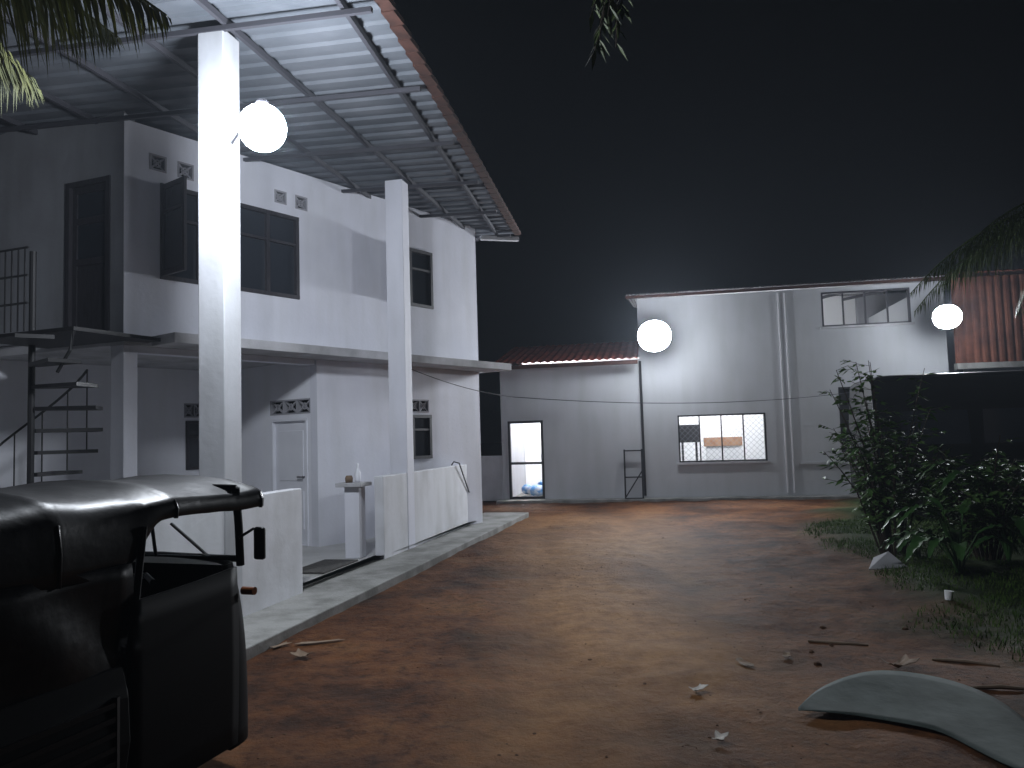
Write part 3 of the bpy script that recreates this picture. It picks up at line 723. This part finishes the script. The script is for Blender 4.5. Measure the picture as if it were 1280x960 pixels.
def scrap(px,py,w_,l_,mt,name,label,cat,curl=.25,rot=None):
    c_=G(px,py); z=gh(c_.x,c_.y); a=rot if rot is not None else random.uniform(0,3.1); u=Vector((math.cos(a),math.sin(a),0)); v=Vector((-u.y,u.x,0)); sd_=random.random()*9
    m=M(); m.grid(lambda s,t_: Vector((c_.x,c_.y,z+.012))+u*(s-.5)*l_*(1+.15*math.sin(t_*5+sd_))+v*(t_-.5)*w_*(1+.2*math.sin(s*6+sd_))+Vector((0,0,curl*w_*((s-.4)**2+.5*(t_-.6)**2+.15*noise.noise(Vector((s*3,t_*3,sd_)))+.08))),6,6)
    tag(obj(name,m,mt,solid=.003),label,cat)
scrap(377,821,.09,.12,card,'paper_scrap','crumpled pale paper scrap near the path kerb by the three-wheeler','litter',.8)
scrap(400,801,.05,.35,card,'cardboard_strip','long torn cardboard strip beside the concrete path','litter',.3,.2)
scrap(350,806,.06,.16,card,'cardboard_strip','short torn cardboard piece at the path kerb','litter',.3,.9)
scrap(873,863,.06,.09,paper,'paper_scrap','small white paper scrap right of the middle of the dirt yard','litter',.9)
scrap(900,924,.06,.07,paper,'paper_scrap','small folded paper scrap nearest the bottom edge of the yard','litter',.9)
scrap(1126,836,.13,.16,card,'cardboard_flap','crumpled brown cardboard flap above the metal sheet','litter',.9)
scrap(983,818,.05,.09,card,'paper_scrap','thin pale scrap left of the plank by the grass edge','litter',.6)
scrap(930,826,.06,.16,card,'bark_piece','brown bark piece lying on the dirt left of the grass','litter',.5)
c_=G(1186,752); m=M(); z=gh(c_.x,c_.y); m.path([Vector((c_.x,c_.y,z+.0)),Vector((c_.x+.01,c_.y,z+.08))],[.03,.04],12)
tag(obj('white_cup',m,clearw),'small white cup standing in the grass','cup')
c_=G(1100,712); m=M(); z=gh(c_.x,c_.y); m.add([(c_.x-.18,c_.y-.12,z+.01),(c_.x+.26,c_.y-.1,z+.02),(c_.x+.16,c_.y+.12,z+.16),(c_.x-.02,c_.y+.1,z+.10)],[(0,1,2,3)])
tag(obj('scrap_board',m,slabm,solid=.01),'small bent grey board leaning at the foot of the tall shrub','board')
for i,(pa,pb,lab) in enumerate((((1010,801),(1085,803),'weathered plank lying across the grass edge'),((1165,822),(1250,832),'rough wooden pole lying in the grass just above the metal sheet'),((1215,862),(1290,866),'pale stick lying behind the bent metal sheet'))):
    a=G(*pa);c_=G(*pb); m=M(); m.path([a+Vector((0,0,.006+gh(a.x,a.y))),a.lerp(c_,.5)+Vector((0,.01,.01+gh(c_.x,c_.y))),c_+Vector((0,0,.006+gh(c_.x,c_.y)))],[.010,.014,.009],7)
    tag(obj('wooden_stick',m,card),lab,'wood')
for i in range(6):
    px=random.uniform(990,1150);py=random.uniform(780,850); c_=G(px,py); m=M(); rock(m,(c_.x,c_.y,gh(c_.x,c_.y)+.005),random.uniform(.02,.032))
    tag(obj('rubble_stone',m,stone),'fist-sized rubble stone at the grass edge above the bent metal sheet','stone','rubble stones at the grass edge')
topE=[G(*p) for p in ((998,888),(1025,868),(1065,856),(1110,852),(1165,858),(1220,874),(1270,900),(1310,935))]
botE=[G(*p) for p in ((998,890),(1035,893),(1080,897),(1130,906),(1175,918),(1215,936),(1255,956),(1295,975))]
def lerpl(Lst,a):
    f=a*(len(Lst)-1); i=min(len(Lst)-2,int(f)); k=f-i
    p0=Lst[max(0,i-1)];p1=Lst[i];p2=Lst[i+1];p3=Lst[min(len(Lst)-1,i+2)]
    return .5*((2*p1)+(p2-p0)*k+(2*p0-5*p1+4*p2-p3)*k*k+(3*p1-p0-3*p2+p3)*k**3)
def msf(a,b_):
    p_=lerpl(botE,a).lerp(lerpl(topE,a),b_)
    z=max(gh(p_.x,p_.y)+.006,.008+.06*math.sin(math.pi*(.04+.9*a))*b_**1.4+.004*math.sin(a*14+b_*3))
    return Vector((p_.x,p_.y,z))
m=M(); m.grid(msf,40,10); tag(obj('bent_metal_sheet',m,zinc,smooth=True,solid=.002),'curved grey-green metal sheet lying at the lower right','metal sheet')

# ---------------- three-wheeler
hd=Vector((.33,.944)).normalized(); lf2=Vector((-hd.y,hd.x))
FRC=AtY(322,612,3.95).xy
O2=FRC-hd*2.3+lf2*.6
def T(x,y,z): p_=O2+hd*x+lf2*y; return Vector((p_.x,p_.y,z))
tk=thing('three_wheeler','black three-wheeled auto taxi with ribbed canvas hood parked at lower left','three-wheeler',(T(1.2,0,0)))
HP=[(-.60,1.10),(-.605,1.22),(-.59,1.32),(-.54,1.39),(-.40,1.425),(-.2,1.448),(0,1.455),(.2,1.448),(.40,1.425),(.54,1.39),(.59,1.32),(.605,1.22),(.60,1.10)]
def hs(y_t,x):
    f=y_t*12; i=min(11,int(f)); a,c_=HP[i],HP[i+1]; k=f-i; y=a[0]+(c_[0]-a[0])*k; z=a[1]+(c_[1]-a[1])*k
    s=max(0,min(1,(x-1.45)/.22)); s=s*s*(3-2*s)
    if z<1.39: z=z+( (1.39-(1.39-z)*.34)-z)*s
    if x>2.0: z-=.03*(x-2.0)**1.2
    if x<.3: z-=.10*((.3-x)/.3)**2*(1 if z>1.3 else 0)
    return y,z
def hoodf(a,b_):
    x=-.02+2.36*a; y,z=hs(b_,x)
    wv=abs(math.sin(math.pi*x/.58))**.7
    top=1 if z>1.37 else .4
    wr=.007*noise.noise(Vector((x*5,y*5,z*5)))
    return T(x,y*(1-.022*wv),z-.02*wv*top+wr)
m=M(); m.grid(hoodf,90,24); obj('hood',m,rexine,tk,smooth=True,solid=.012)
for sg in (-1,1):
    m=M()
    def cf(a,b_):
        x=1.5*a; top=1.13; bot=.66
        return T(x, sg*(.597+.022*math.sin(x*11+b_*4)*b_*(1-b_)*4+.008*noise.noise(Vector((x*4,b_*3,1)))), bot+(top-bot)*b_)
    m.grid(cf,24,8); obj('side_curtain',m,rexine,tk,smooth=True,solid=.008)
m=M(); m.grid(lambda a,b_:T(-.03-.03*math.sin(math.pi*b_),-.57+1.14*a,.72+.6*b_),10,8); obj('rear_curtain',m,rexine,tk,smooth=True,solid=.008)
for xb in (.0,.58,1.16,1.74,2.32):
    m=M(); pts=[]
    for i in range(25):
        y,z=hs(i/24,xb); pts.append(T(xb,y*1.002,z-.006))
    m.path(pts,.010,6); obj('hood_bow',m,rexine,tk,smooth=True)
def bodyf(a,b_):
    x=-.05+1.5*a; sec=[(-.60,.74),(-.63,.62),(-.64,.45),(-.60,.22),(-.3,.18),(.3,.18),(.60,.22),(.64,.45),(.63,.62),(.60,.74)]
    y,z=sec[int(round(b_*9))]; return T(x,y,z)
m=M(); m.grid(bodyf,12,9); m.add([T(-.05,y,z) for y,z in [(-.60,.74),(-.63,.62),(-.64,.45),(-.60,.22),(.60,.22),(.64,.45),(.63,.62),(.60,.74)]],[tuple(range(8))])
obj('body_tub',m,blackp,tk,solid=.02,bevel=.01)
for sg in (-1,1):
    m=M()
    for i in range(6): m.bar(T(.8,sg*.645,.34+.055*i),T(1.38,sg*.645,.34+.055*i),.02,.02)
    m.bar(T(.8,sg*.645,.32),T(.8,sg*.645,.64),.02,.02); m.bar(T(1.38,sg*.645,.32),T(1.38,sg*.645,.64),.02,.02)
    obj('side_louvre',m,seatm,tk)
m=M(); m.box8([T(1.45,-.58,.18),T(2.3,-.5,.18),T(2.3,.5,.18),T(1.45,.58,.18),T(1.45,-.58,.26),T(2.3,-.5,.26),T(2.3,.5,.26),T(1.45,.58,.26)]); obj('floor_pan',m,blackp,tk)
for sg in (-1,1):
    m=M(); m.grid(lambda a,b_:T(1.48+.66*a,sg*(.61-.02*a+.01*math.sin(math.pi*b_)),.18+.80*b_+.03*b_*a*a),12,8); obj('half_door',m,blackp,tk,smooth=True,solid=.02)
def cowl(a,b_):
    ang=math.pi*(a-.5); z=.16+.86*b_
    ry=.60-.02*(1-b_)-.05*b_**4; rx=.30-.13*b_+.03*math.sin(math.pi*b_)
    y=ry*math.copysign(abs(math.sin(ang))**.6,math.sin(ang)); x=2.10+rx*abs(math.cos(ang))**.7
    return T(x,-y,z)
m=M(); m.grid(cowl,28,12); obj('front_cowl',m,blackp,tk,smooth=True,solid=.02)
m=M(); m.grid(lambda a,b_: T(2.10+.17*b_*(math.cos(math.pi*(a-.5))**.8 if 0<a<1 else 0),(a-.5)*1.1,1.015),14,3); obj('dashboard',m,blackp,tk,solid=.015)
m=M()
for sg in (-1,1): m.path([T(2.24,sg*.54,1.0),T(2.21,sg*.555,1.2),T(2.17,sg*.57,1.385)],.021,8)
m.path([T(2.24,-.54,1.03),T(2.30,0,1.03),T(2.24,.54,1.03)],.017,8); m.path([T(2.17,-.57,1.385),T(2.2,0,1.40),T(2.17,.57,1.385)],.017,8)
m.path([T(2.25,0,1.03),T(2.19,0,1.39)],.010,6)
wf=obj('windscreen_frame',m,blackp,tk,smooth=True)
m=M(); m.add([T(2.245,-.52,1.04),T(2.245,.52,1.04),T(2.185,.54,1.37),T(2.185,-.54,1.37)],[(0,1,2,3)]); obj('windscreen',m,glass,wf,solid=.005)
m=M(); m.bar(T(2.28,-.3,1.04),T(2.25,-.1,1.2),.012,.012); obj('wiper',m,black,wf)
for sg in (-1,1):
    m=M(); m.path([T(1.48,sg*.60,.3),T(1.49,sg*.605,.8),T(1.56,sg*.60,1.27)],.016,7); obj('door_post',m,blackp,tk)
    m=M(); m.path([T(2.19,sg*.57,1.14),T(2.24,sg*.62,1.18),T(2.24,sg*.66,1.16)],.008,6); obj('mirror_arm',m,black,tk)
    m=M(); m.box8([T(2.22,sg*.63,1.03),T(2.22,sg*.69,1.03),T(2.25,sg*.69,1.03),T(2.25,sg*.63,1.03),T(2.22,sg*.63,1.19),T(2.22,sg*.69,1.19),T(2.25,sg*.69,1.19),T(2.25,sg*.63,1.19)]); obj('mirror',m,black,tk,bevel=.012)
    m=M(); m.path([T(2.22,sg*.57,.88),T(2.22,sg*.64,.88)],.020,12); obj('indicator',m,amber,tk)
    m=M(); m.path([T(-.06,sg*.5,.5),T(-.085,sg*.5,.5)],.05,14); obj('tail_light',m,redl,tk)
    m=M(); m.path([T(.42,sg*.42,.21),T(.42,sg*.54,.21)],.21,24); wh=obj('wheel',m,rubber,tk,bevel=.03)
    m=M(); m.path([T(.42,sg*.53,.21),T(.42,sg*.555,.21)],.11,16); obj('rim',m,chrome,wh)
m=M(); m.path([T(2.30,-.05,.21),T(2.30,.05,.21)],.21,24); wh=obj('wheel',m,rubber,tk,bevel=.03)
m=M(); m.path([T(2.30,-.06,.21),T(2.30,.06,.21)],.11,16); obj('rim',m,chrome,wh)
m=M(); m.grid(lambda a,b_:T(2.30+.26*math.cos(math.pi*(.05+.8*a)),-.09+.18*b_,.21+.26*math.sin(math.pi*(.05+.8*a))),16,4); obj('mudguard',m,blackp,tk,smooth=True,solid=.01)
m=M(); m.path([T(2.38,0,.68),T(2.47,0,.68)],[.08,.095],18); hl=obj('headlight',m,chrome,tk)
m=M(); m.path([T(2.472,0,.68),T(2.48,0,.68)],[.088,.07],18); obj('lens',m,glass,hl)
def bx(m,x0,x1,y0,y1,z0,z1,dx=0): m.box8([T(x0,y0,z0),T(x1,y0,z0),T(x1,y1,z0),T(x0,y1,z0),T(x0+dx,y0,z1),T(x1+dx,y0,z1),T(x1+dx,y1,z1),T(x0+dx,y1,z1)])
m=M(); bx(m,1.5,1.85,-.3,.3,.6,.7); bx(m,1.42,1.5,-.3,.3,.66,.92,-.04); bx(m,1.55,1.8,-.2,.2,.26,.6)
obj('driver_seat',m,seatm,tk,bevel=.025)
m=M(); bx(m,.35,.95,-.52,.52,.5,.62); bx(m,.2,.34,-.52,.52,.6,1.1,-.1)
obj('passenger_seat',m,seatm,tk,bevel=.03)
m=M(); m.path([T(2.2,0,.4),T(2.02,0,.96)],.025,8); m.path([T(1.9,-.32,.97),T(2.0,-.18,.98),T(2.02,0,.96),T(2.0,.18,.98),T(1.9,.32,.97)],.014,8); obj('handlebar',m,black,tk)
